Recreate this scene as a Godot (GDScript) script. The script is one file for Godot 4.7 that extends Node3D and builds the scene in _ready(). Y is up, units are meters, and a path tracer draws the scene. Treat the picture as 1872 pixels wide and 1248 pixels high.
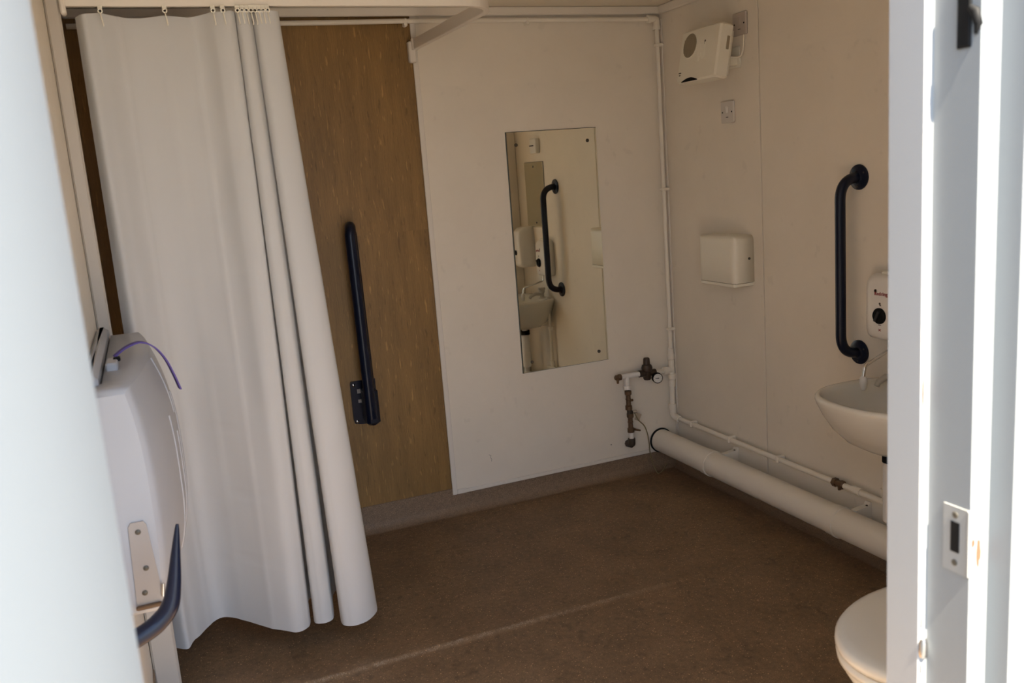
extends Node3D
# A portable accessible washroom seen through its open door. Corner of back wall, right wall and floor is the origin;
# x runs along the back wall (the room lies at negative x), z comes out of the back wall towards the door, y is up.

const WL := -2.40      # inner face of the left wall
const ZF := 2.712      # inner face of the front wall
const ZO := 2.868      # outer face of the front wall
const H := 2.125       # ceiling height

var M := {}
var rng := RandomNumberGenerator.new()


# ---------------------------------------------------------------- mesh building
class MB:
	var v := PackedVector3Array()
	var s := PackedInt32Array()

	func tri(a: Vector3, b: Vector3, c: Vector3, g: int) -> void:
		v.append(a); v.append(b); v.append(c); s.append(g)

	func quad(a: Vector3, b: Vector3, c: Vector3, d: Vector3, g: int) -> void:
		tri(a, b, c, g); tri(a, c, d, g)

	func seal(from: int) -> void:            # turn a closed piece so that its faces look outwards
		var o := Vector3.ZERO
		for i in range(from * 3, v.size()): o += v[i]
		o /= maxf(1.0, v.size() - from * 3)
		var vol := 0.0
		for t in range(from, s.size()):
			vol += (v[t * 3] - o).dot((v[t * 3 + 1] - o).cross(v[t * 3 + 2] - o))
		if vol > 0.0:
			for t in range(from, s.size()):
				var k := v[t * 3 + 1]
				v[t * 3 + 1] = v[t * 3 + 2]
				v[t * 3 + 2] = k

	func loft(rings: Array, g := 0, caps := true) -> MB:
		var from := s.size()
		var n: int = rings[0].size()
		for r in rings.size() - 1:
			for i in n:
				var j := (i + 1) % n
				quad(rings[r][i], rings[r][j], rings[r + 1][j], rings[r + 1][i], g)
		if caps:
			for e in [0, rings.size() - 1]:
				var c := Vector3.ZERO
				for p in rings[e]: c += p
				c /= n
				for i in n:
					var j := (i + 1) % n
					if e == 0: tri(c, rings[e][j], rings[e][i], -1)
					else: tri(c, rings[e][i], rings[e][j], -1)
		seal(from)
		return self

	func box(c: Vector3, size: Vector3, bevel := 0.002, b := Basis.IDENTITY) -> MB:
		var h := size / 2.0
		var e := minf(bevel, minf(h.x, minf(h.y, h.z)) * 0.9)
		var rings := []
		for lay in [[-h.y, e], [-h.y + e, 0.0], [h.y - e, 0.0], [h.y, e]]:
			var ring := PackedVector3Array()
			var x: float = h.x - lay[1]
			var z: float = h.z - lay[1]
			for q in [[x - e, z], [x, z - e], [x, -z + e], [x - e, -z], [-x + e, -z], [-x, -z + e], [-x, z - e], [-x + e, z]]:
				ring.append(c + b * Vector3(q[0], lay[0], q[1]))
			rings.append(ring)
		return loft(rings, -1)

	func tube(path: Array, r, sides := 12, g := 0) -> MB:
		var rings := []
		var up := Vector3.UP
		var t0: Vector3 = (path[1] - path[0]).normalized()
		if absf(t0.dot(up)) > 0.9: up = Vector3.RIGHT
		var nrm := (up - t0 * up.dot(t0)).normalized()
		for i in path.size():
			var a: Vector3 = path[maxi(i - 1, 0)]
			var b: Vector3 = path[mini(i + 1, path.size() - 1)]
			var t := (b - a).normalized()
			nrm = (nrm - t * nrm.dot(t)).normalized()
			var bn := t.cross(nrm)
			var rad: float = r[i] if r is Array else r
			var ring := PackedVector3Array()
			for k in sides:
				var w := TAU * k / sides
				ring.append(path[i] + (nrm * cos(w) + bn * sin(w)) * rad)
			rings.append(ring)
		return loft(rings, g)

	func lathe(profile: Array, o: Vector3, axis: Vector3, sides := 20, g := 0) -> MB:
		var ax := axis.normalized()
		var u := (Vector3.UP if absf(ax.y) < 0.9 else Vector3.RIGHT).cross(ax).normalized()
		var w := ax.cross(u)
		var rings := []
		for p in profile:
			var ring := PackedVector3Array()
			for k in sides:
				var a := TAU * k / sides
				ring.append(o + ax * p.y + (u * cos(a) + w * sin(a)) * maxf(p.x, 0.0004))
			rings.append(ring)
		if g == -1: return loft(rings, g)
		var from := s.size()
		var band := 1
		for r in rings.size() - 1:
			if r > 0:
				var d0: Vector2 = (profile[r] - profile[r - 1]).normalized()
				var d1: Vector2 = (profile[r + 1] - profile[r]).normalized()
				if d0.dot(d1) < 0.80: band += 1
			for i in sides:
				var j := (i + 1) % sides
				quad(rings[r][i], rings[r][j], rings[r + 1][j], rings[r + 1][i], band)
		for e in [0, rings.size() - 1]:
			var c: Vector3 = o + ax * profile[e].y
			for i in sides:
				var j := (i + 1) % sides
				if e == 0: tri(c, rings[e][j], rings[e][i], -1)
				else: tri(c, rings[e][i], rings[e][j], -1)
		seal(from)
		return self

	# a flat outline (x, y of the points along ux, uy) pushed along depth
	func prism(poly: PackedVector2Array, o: Vector3, ux: Vector3, uy: Vector3, depth: Vector3) -> MB:
		var from := s.size()
		var n := poly.size()
		var a := PackedVector3Array()
		for p in poly: a.append(o + ux * p.x + uy * p.y)
		for i in n:
			var j := (i + 1) % n
			quad(a[i], a[j], a[j] + depth, a[i] + depth, -1)
		var ix := Geometry2D.triangulate_polygon(poly)
		var area := 0.0
		for i in n: area += poly[i].cross(poly[(i + 1) % n])
		for t in range(0, ix.size(), 3):
			var p0 := a[ix[t]]
			var p1 := a[ix[t + 1]]
			var p2 := a[ix[t + 2]]
			var turn := (poly[ix[t + 1]] - poly[ix[t]]).cross(poly[ix[t + 2]] - poly[ix[t]])
			if turn * area < 0.0:
				var k := p1
				p1 = p2
				p2 = k
			tri(p0, p2, p1, -1)
			tri(p0 + depth, p1 + depth, p2 + depth, -1)
		seal(from)
		return self

	# a section (x = sideways, y = up) swept along a path that stays level
	func sweep(path: Array, section: Array, g := -1) -> MB:
		var rings := []
		for i in path.size():
			var a: Vector3 = path[maxi(i - 1, 0)]
			var b: Vector3 = path[mini(i + 1, path.size() - 1)]
			var t := (b - a).normalized()
			var side := t.cross(Vector3.UP).normalized()
			var ring := PackedVector3Array()
			for q in section: ring.append(path[i] + side * q.x + Vector3.UP * q.y)
			rings.append(ring)
		return loft(rings, g)

	# an open sheet given by rows of points, with a thickness along z
	func sheet(rows: Array) -> MB:
		for r in rows.size() - 1:
			for i in rows[0].size() - 1:
				quad(rows[r][i], rows[r + 1][i], rows[r + 1][i + 1], rows[r][i + 1], 0)
		return self


static func fillet(pts: Array, rad: float, seg := 6) -> Array:
	var out := [pts[0]]
	for i in range(1, pts.size() - 1):
		var p: Vector3 = pts[i]
		var a: Vector3 = (pts[i - 1] - p).normalized()
		var b: Vector3 = (pts[i + 1] - p).normalized()
		var ang := acos(clampf(a.dot(b), -1.0, 1.0))
		var d := minf(rad / tan(ang / 2.0), minf((pts[i - 1] - p).length() * (0.95 if i == 1 else 0.49), (pts[i + 1] - p).length() * (0.95 if i == pts.size() - 2 else 0.49)))
		var p0 := p + a * d
		var p1 := p + b * d
		for k in seg + 1:
			var t := float(k) / seg
			out.append(p0.lerp(p, t).lerp(p.lerp(p1, t), t))
	out.append(pts[-1])
	return out


func put(mb: MB, called: String, m: Material, parent: Node3D = null) -> MeshInstance3D:
	var o := MeshInstance3D.new()
	var base := Vector3.ZERO
	if parent:
		base = parent.global_position
	else:
		var lo := mb.v[0]
		var hi := mb.v[0]
		for p in mb.v:
			lo = lo.min(p)
			hi = hi.max(p)
		base = Vector3((lo.x + hi.x) / 2, lo.y, (lo.z + hi.z) / 2)
	var st := SurfaceTool.new()
	st.begin(Mesh.PRIMITIVE_TRIANGLES)
	for t in mb.s.size():
		st.set_smooth_group(mb.s[t])
		for k in 3: st.add_vertex(mb.v[t * 3 + k] - base)
	st.generate_normals()
	o.mesh = st.commit()
	o.material_override = m
	o.cast_shadow = GeometryInstance3D.SHADOW_CASTING_SETTING_ON
	o.name = called
	(parent if parent else self).add_child(o, true)
	if not parent: o.position = base
	return o


func thing(called: String, label: String, category: String, at: Vector3, group := "") -> Node3D:
	var o := Node3D.new()
	o.name = called
	add_child(o, true)
	o.position = at
	tag(o, label, category, group)
	return o


func tag(o: Node3D, label: String, category: String, group := "", kind := "") -> Node3D:
	o.set_meta("label", label)
	if category: o.set_meta("category", category)
	if group: o.set_meta("group", group)
	if kind: o.set_meta("kind", kind)
	return o


func struct(called: String, label: String, at := Vector3.ZERO) -> Node3D:
	var o := Node3D.new()
	o.name = called
	add_child(o, true)
	o.position = at
	return tag(o, label, "", "", "structure")


# ---------------------------------------------------------------- materials
func mat(c: Color, rough := 0.6, metal := 0.0, spec := 0.5) -> StandardMaterial3D:
	var m := StandardMaterial3D.new()
	m.albedo_color = c.linear_to_srgb()
	m.roughness = rough
	m.metallic = metal
	m.metallic_specular = spec
	return m


func pic(w: int, h: int, f: Callable) -> ImageTexture:
	var d := PackedByteArray()
	d.resize(w * h * 3)
	for y in h:
		for x in w:
			var c: Color = f.call(x, y)
			var k := (y * w + x) * 3
			d[k] = clampi(int(c.r * 255.0), 0, 255)
			d[k + 1] = clampi(int(c.g * 255.0), 0, 255)
			d[k + 2] = clampi(int(c.b * 255.0), 0, 255)
	return ImageTexture.create_from_image(Image.create_from_data(w, h, false, Image.FORMAT_RGB8, d))


func noise(freq: float, sd: int, oct := 3) -> FastNoiseLite:
	var n := FastNoiseLite.new()
	n.noise_type = FastNoiseLite.TYPE_SIMPLEX_SMOOTH
	n.frequency = freq
	n.seed = sd
	n.fractal_octaves = oct
	return n


func materials() -> void:
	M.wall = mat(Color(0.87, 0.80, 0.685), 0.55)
	M.ceiling = mat(Color(0.84, 0.77, 0.64), 0.7)
	M.wall_core = mat(Color(0.5, 0.46, 0.40), 0.9)
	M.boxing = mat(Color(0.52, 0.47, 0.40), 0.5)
	M.trim = mat(Color(0.80, 0.745, 0.66), 0.4)
	M.frame = mat(Color(0.225, 0.24, 0.245), 0.4)  # shade of the outer jamb faces put into a darker, bluish grey
	M.lining = mat(Color(0.365, 0.37, 0.37), 0.4)  # same frame, with the lighter shade of the inner reveal put into the colour
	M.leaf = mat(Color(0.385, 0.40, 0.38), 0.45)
	M.outside = mat(Color(0.82, 0.80, 0.75), 0.7)
	M.ground = mat(Color(0.14, 0.135, 0.125), 0.95)
	M.pipe = mat(Color(0.85, 0.80, 0.70), 0.35)
	M.plastic = mat(Color(0.85, 0.81, 0.69), 0.35)
	M.white = mat(Color(0.82, 0.80, 0.76), 0.3)
	M.ceramic = mat(Color(0.76, 0.74, 0.67), 0.12)
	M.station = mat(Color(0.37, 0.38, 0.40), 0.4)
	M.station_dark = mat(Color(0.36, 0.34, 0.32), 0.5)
	M.blue = mat(Color(0.006, 0.010, 0.026), 0.30, 0.0, 0.38)
	M.black = mat(Color(0.008, 0.008, 0.008), 0.6, 0.0, 0.25)
	M.rubber = mat(Color(0.02, 0.02, 0.022), 0.7)
	M.brass = mat(Color(0.13, 0.078, 0.042), 0.45, 0.5)
	M.brass_dark = mat(Color(0.06, 0.042, 0.03), 0.5, 0.3)
	M.steel = mat(Color(0.55, 0.53, 0.50), 0.25, 1.0)
	M.plate_steel = mat(Color(0.33, 0.295, 0.265), 0.4)
	M.keep = mat(Color(0.29, 0.29, 0.275), 0.4)
	M.switch = mat(Color(0.66, 0.62, 0.57), 0.35)
	M.dull = mat(Color(0.52, 0.49, 0.43), 0.35)
	M.chrome = mat(Color(0.75, 0.73, 0.70), 0.12, 1.0)
	M.screw = mat(Color(0.10, 0.09, 0.07), 0.5, 0.5)
	M.grey_plate = mat(Color(0.50, 0.44, 0.39), 0.45)
	M.grille = mat(Color(0.30, 0.25, 0.17), 0.6)
	M.mirror = mat(Color(0.93, 0.93, 0.82), 0.015, 1.0)
	M.mirror_edge = mat(Color(0.05, 0.055, 0.04), 0.4)
	M.strap = mat(Color(0.085, 0.055, 0.25), 0.7)
	M.red = mat(Color(0.26, 0.02, 0.02), 0.5)
	M.rust = mat(Color(0.17, 0.055, 0.025), 0.9)
	M.gauge_face = mat(Color(0.75, 0.75, 0.72), 0.3)
	M.tag = mat(Color(0.45, 0.36, 0.26), 0.7)
	M.wire = mat(Color(0.22, 0.17, 0.08), 0.6)
	M.curtain = mat(Color(0.61, 0.615, 0.605), 0.85)
	M.curtain.backlight_enabled = true
	M.curtain.backlight = Color(0.22, 0.215, 0.205).linear_to_srgb()

	# speckled safety vinyl of the floor and of the coved skirting
	var n1 := noise(0.9, 3, 2)
	var n2 := noise(0.006, 5, 4)
	var n3 := noise(0.05, 8, 3)
	rng.seed = 11
	var flecks := PackedFloat32Array()
	for i in 700 * 700: flecks.append(rng.randf())
	var floor_tex := pic(1400, 1400, func(x: int, y: int) -> Color:
		var c := Color(0.50, 0.405, 0.305)
		var k := 1.0 + 0.10 * n2.get_noise_2d(x, y) + 0.09 * n3.get_noise_2d(x, y) + 0.16 * n1.get_noise_2d(x, y)
		var worn := n3.get_noise_2d(x * 0.55 + 900.0, y * 0.55) + 0.5 * n2.get_noise_2d(y, x)
		if worn > 0.42: k *= 1.0 - minf(0.10, (worn - 0.42) * 0.5)
		var f := rng.randf()
		var cell: float = flecks[(y / 2) * 700 + x / 2]
		var ridge_flecks := clampf((900.0 - x) / 300.0, 0.0, 1.0) * clampf(1.3 - absf(y - 743.0 + 3.0 * n3.get_noise_2d(x, 5.0)) / 4.0, 0.0, 1.0) * clampf(0.6 + n3.get_noise_2d(x * 0.7, 90.0), 0.0, 1.0)
		if f < ridge_flecks * 0.45: return Color(0.70, 0.63, 0.55)  # pale flecks along the ridge line, thinning out along x
		if cell > 0.991: k *= 1.7
		elif f > 0.988: k *= 1.6
		elif f > 0.965: k *= 1.22
		elif f < 0.03: k *= 0.70
		return Color(c.r * k, c.g * k, c.b * k))
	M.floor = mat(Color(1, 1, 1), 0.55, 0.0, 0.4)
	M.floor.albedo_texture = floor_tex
	M.floor.uv1_triplanar = true
	M.floor.uv1_world_triplanar = true
	M.floor.uv1_scale = Vector3(0.5, 0.5, 0.5)
	var grit := NoiseTexture2D.new()
	grit.width = 512
	grit.height = 512
	grit.seamless = true
	grit.noise = noise(0.12, 21, 2)
	M.floor.heightmap_enabled = true
	M.floor.heightmap_texture = grit
	M.floor.heightmap_scale = 0.10
	M.cove = M.floor.duplicate()
	rng.seed = 12
	M.cove.albedo_texture = pic(700, 700, func(x: int, y: int) -> Color:
		var c := Color(0.545, 0.46, 0.375)
		var k := 1.0 + 0.07 * n3.get_noise_2d(x, y) + 0.20 * n1.get_noise_2d(x, y)
		var f := rng.randf()
		if f > 0.97: k *= 1.35
		elif f < 0.05: k *= 0.65
		return Color(c.r * k, c.g * k, c.b * k))
	M.cove.uv1_scale = Vector3(1, 1, 1)

	# wood-look sheet vinyl in the shower
	var w1 := noise(1.0, 31, 3)
	var w2 := noise(1.0, 37, 4)
	var wood_tex := pic(768, 768, func(x: int, y: int) -> Color:
		var c := Color(0.555, 0.43, 0.245)
		var gx := x + 5.0 * w2.get_noise_2d(x * 0.012, y * 0.006)
		var k := 1.0 + 0.09 * w1.get_noise_2d(gx * 0.34, y * 0.010) + 0.12 * w2.get_noise_2d(gx * 0.02, y * 0.003) + 0.05 * w1.get_noise_2d(gx * 0.8, y * 0.05)
		var fleck := w1.get_noise_2d(gx * 0.10 + 400.0, y * 0.013 + 70.0)
		if fleck > 0.46: k *= 1.0 + minf(0.24, (fleck - 0.46) * 1.5)
		var dark := w2.get_noise_2d(gx * 0.10 + 900.0, y * 0.012)
		if dark > 0.42: k *= 1.0 - minf(0.16, (dark - 0.42) * 0.9)
		return Color(c.r * k, c.g * k, c.b * k))
	M.wood = mat(Color(1, 1, 1), 0.5)
	M.wood.albedo_texture = wood_tex
	M.wood.uv1_triplanar = true
	M.wood.uv1_world_triplanar = true
	M.wood.uv1_scale = Vector3(0.8, 0.8, 0.8)

	# faint handling marks on the painted boards
	var p1 := noise(0.012, 51, 4)
	var p2 := noise(0.05, 52, 3)
	var paint := pic(512, 512, func(x: int, y: int) -> Color:
		var k := 1.0 + 0.015 * p1.get_noise_2d(x, y)
		var sc := p2.get_noise_2d(x, y * 0.8) + 0.6 * p1.get_noise_2d(x + 300.0, y)
		if sc > 0.66: k -= minf(0.025, (sc - 0.66) * 0.12)
		return Color(k, k, k) * 0.985)
	M.wall.albedo_texture = paint
	M.wall.uv1_triplanar = true
	M.wall.uv1_world_triplanar = true
	M.wall.uv1_scale = Vector3(0.55, 0.55, 0.55)


# ---------------------------------------------------------------- the scene
func _ready() -> void:
	# camera
	var cam := Camera3D.new()
	cam.name = "camera"
	cam.fov = 41.892
	cam.near = 0.02
	cam.far = 300.0
	cam.transform = Transform3D(Basis(Vector3(0.920, -0.075, 0.384), Vector3(0.140, 0.979, -0.145), Vector3(-0.365, 0.188, 0.912)).orthonormalized(), Vector3(-2.251, 1.46, 3.578))
	var ca := CameraAttributesPhysical.new()
	ca.frustum_focal_length = 31.35
	ca.frustum_focus_distance = 3.7
	ca.exposure_aperture = 6.3
	cam.attributes = ca
	add_child(cam)
	cam.current = true

	# clear hazy sky and a high sun behind the camera
	var env := Environment.new()
	env.background_mode = Environment.BG_SKY
	var sm := ProceduralSkyMaterial.new()
	sm.sky_top_color = Color(0.70, 0.80, 0.95)
	sm.sky_horizon_color = Color(0.90, 0.93, 0.97)
	sm.sky_curve = 0.15
	sm.ground_bottom_color = Color(0.36, 0.35, 0.33)
	sm.ground_horizon_color = Color(0.60, 0.60, 0.58)
	sm.sky_energy_multiplier = 1.0
	var sky := Sky.new()
	sky.sky_material = sm
	env.sky = sky
	env.tonemap_mode = Environment.TONE_MAPPER_LINEAR
	env.tonemap_exposure = 5.15
	env.sdfgi_enabled = true
	env.ssao_enabled = true
	env.ssil_enabled = true
	var sun := DirectionalLight3D.new()
	sun.name = "sun"
	sun.light_color = Color(1.0, 0.95, 0.87)
	sun.light_energy = 2.6
	sun.light_angular_distance = 0.6
	sun.shadow_enabled = true
	var az := deg_to_rad(-1.5)
	var el := deg_to_rad(57.0)
	sun.look_at_from_position(Vector3.ZERO, -Vector3(sin(az) * cos(el), sin(el), cos(az) * cos(el)), Vector3.UP)
	add_child(sun)
	var we := WorldEnvironment.new()
	we.name = "world"
	we.environment = env
	add_child(we)

	materials()
	shell()
	doorway()
	changing_station()
	shower()
	support_rail()
	wall_mirror()
	pipework()
	right_wall_fittings()
	basin()
	toilet()


func shell() -> void:
	# floor: vinyl with a welded ridge where the shower former ends
	var f := struct("floor", "brown speckled vinyl floor with a raised ridge across it")
	var mb := MB.new()
	var zs := []
	var z := 0.0
	while z < ZO:
		zs.append(z)
		z += 0.006 if z > 0.99 and z < 1.13 else 0.07
	zs.append(ZO)
	var hn := noise(2.2, 71, 2)
	var rows := []
	for zz in zs:
		var row := PackedVector3Array()
		for i in 61:
			var x := WL - 0.05 + 2.5 * i / 60.0
			var c := 1.052 + 0.012 * hn.get_noise_2d(x * 2.0, 0.0)
			var d: float = (zz - c) / (0.012 if zz > c else 0.026)
			var amp := 0.010 * clampf((-0.15 - x) / 0.9, 0.12, 1.0) * (1.0 + 0.25 * hn.get_noise_2d(x * 6.0, 9.0))
			row.append(Vector3(x, amp * exp(-d * d), zz))
		rows.append(row)
	mb.sheet(rows)
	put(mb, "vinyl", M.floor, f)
	put(MB.new().box(Vector3(-1.2, -0.045, 1.43), Vector3(2.7, 0.08, 2.9), 0.002), "slab", M.wall_core, f)

	var c := struct("ceiling", "flat cream ceiling with a cornice strip along the walls")
	put(MB.new().box(Vector3(-1.2, H + 0.04, 1.42), Vector3(2.7, 0.08, 3.05), 0.002), "ceiling_board", M.ceiling, c)

	# back wall: wood-look vinyl in the shower, white board from the middle to the corner
	var wb := struct("wall_back", "back wall, half wood-look vinyl and half cream board")
	put(MB.new().box(Vector3(-1.2, H / 2, -0.05), Vector3(2.7, H + 0.1, 0.08), 0.002), "core", M.wall_core, wb)
	put(MB.new().box(Vector3(-1.77, H / 2, -0.005), Vector3(1.27, H, 0.010), 0.001), "vinyl_panel", M.wood, wb)
	put(MB.new().box(Vector3(-0.57, 0.088 + (H - 0.088) / 2, -0.001), Vector3(1.14, H - 0.088, 0.018), 0.001), "board", M.wall, wb)

	var mark := [Vector3(-0.972, 0.236, 0.0085), Vector3(-0.962, 0.232, 0.0086), Vector3(-0.966, 0.222, 0.0086), Vector3(-0.960, 0.214, 0.0086), Vector3(-0.962, 0.204, 0.0085)]
	put(MB.new().tube(mark, 0.0007, 5), "scratch", M.screw, wb)
	put(MB.new().lathe([Vector2(0.003, 0.0), Vector2(0.002, 0.0012)], Vector3(-0.360, 0.166, 0.0078), Vector3.BACK, 8), "nail_head", M.black, wb)

	var wr := struct("wall_right", "cream painted wall of two boards with a seam between")
	put(MB.new().box(Vector3(0.06, H / 2, 1.42), Vector3(0.08, H + 0.1, 3.05), 0.002), "core", M.wall_core, wr)
	put(MB.new().box(Vector3(0.010, H / 2, 0.3440), Vector3(0.020, H, 0.692), 0.0015), "board", M.wall, wr)
	put(MB.new().box(Vector3(0.010, H / 2, 1.7045), Vector3(0.020, H, 2.017), 0.0015), "board", M.wall, wr)

	var wl := struct("wall_left", "cream wall behind the changing unit with dark vinyl in the shower")
	put(MB.new().box(Vector3(WL - 0.06, H / 2, 1.42), Vector3(0.08, H + 0.1, 3.05), 0.002), "core", M.wall_core, wl)
	put(MB.new().box(Vector3(WL - 0.010, H / 2, 0.44), Vector3(0.020, H, 0.88), 0.001), "vinyl_panel", M.wood, wl)
	put(MB.new().box(Vector3(WL - 0.010, H / 2, 1.797), Vector3(0.020, H, 1.83), 0.001), "board", M.wall, wl)

	# front wall with the door opening
	var wf := struct("wall_front", "front wall with the door opening")
	mb = MB.new()
	mb.box(Vector3(-0.59, H / 2, (ZF + ZO) / 2), Vector3(1.38, H + 0.1, ZO - ZF - 0.004), 0.002)
	mb.box(Vector3(-2.43, H / 2, (ZF + ZO) / 2), Vector3(0.14, H + 0.1, ZO - ZF - 0.004), 0.002)
	mb.box(Vector3(-1.82, 2.08, (ZF + ZO) / 2), Vector3(1.08, 0.20, ZO - ZF - 0.004), 0.002)
	put(mb, "wall_panel", M.outside, wf)

	# boxed-in duct behind the toilet
	var duct := struct("wall_duct", "boxed-in duct behind the toilet")
	put(MB.new().box(Vector3(-0.15, H / 2, 2.236), Vector3(0.298, H, 0.946), 0.004), "duct_board", M.wall, duct)

	# coved skirting of the same vinyl
	var cove := []
	for k in 9:
		var a := PI / 2 * k / 8.0
		cove.append(Vector2(0.040 * (1.0 - sin(a)) + 0.004, 0.040 * (1.0 - cos(a))))
	cove.append(Vector2(0.004, 0.112))
	cove.append(Vector2(0.000, 0.114))
	cove.append(Vector2(0.000, 0.0))
	var sk := struct("baseboard_back", "coved skirting of speckled brown vinyl along the back wall")
	put(MB.new().sweep([Vector3(WL, 0.0005, 0.0005), Vector3(-1.2, 0.0005, 0.0005), Vector3(0, 0.0005, 0.0005)], cove), "skirting", M.cove, sk)
	sk = struct("baseboard_right", "coved skirting of speckled brown vinyl under the fat waste pipe")
	put(MB.new().sweep([Vector3(-0.0005, 0.0005, 0), Vector3(-0.0005, 0.0005, 0.9), Vector3(-0.0005, 0.0005, 1.76)], cove), "skirting", M.cove, sk)
	sk = struct("baseboard_left", "coved skirting of speckled brown vinyl along the left wall")
	put(MB.new().sweep([Vector3(WL + 0.0005, 0.0005, ZF), Vector3(WL + 0.0005, 0.0005, 1.2), Vector3(WL + 0.0005, 0.0005, 0)], cove), "skirting", M.cove, sk)

	# trims
	var t := struct("trim_1", "pale edge strip between wood-look vinyl and cream board")
	put(MB.new().box(Vector3(-1.1435, 1.104, 0.0085), Vector3(0.022, H - 0.09, 0.007), 0.002), "edge_strip", M.trim, t)
	t = struct("trim_2", "pale strip along the bottom edge of the cream board")
	put(MB.new().box(Vector3(-0.605, 0.0965, 0.0110), Vector3(1.052, 0.018, 0.006), 0.002), "base_strip", M.trim, t)
	put(MB.new().box(Vector3(-1.1115, 0.0985, 0.0125), Vector3(0.042, 0.022, 0.004), 0.0015), "joint_cover", M.trim, t)
	t = struct("trim_3", "pale cornice strip under the ceiling of the back wall")
	put(MB.new().box(Vector3(-1.2, 2.107, 0.017), Vector3(2.40, 0.034, 0.018), 0.004), "cornice", M.trim, t)
	t = struct("trim_4", "pale cornice strip under the ceiling of the right wall")
	put(MB.new().box(Vector3(-0.010, 2.107, 1.36), Vector3(0.020, 0.034, 2.66), 0.004), "cornice", M.trim, t)
	t = struct("trim_5", "pale corner strip behind the riser pipe")
	put(MB.new().box(Vector3(-0.003, 1.08, 0.020), Vector3(0.006, 1.98, 0.022), 0.002), "corner_strip", M.trim, t)

	# the ground outside and the cabin's outer faces
	var g := struct("ground", "pale grey yard surface in front of the cabin")
	put(MB.new().box(Vector3(-1.2, -0.22, 14.0), Vector3(60, 0.06, 40), 0.01), "yard_surface", M.ground, g)


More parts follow.
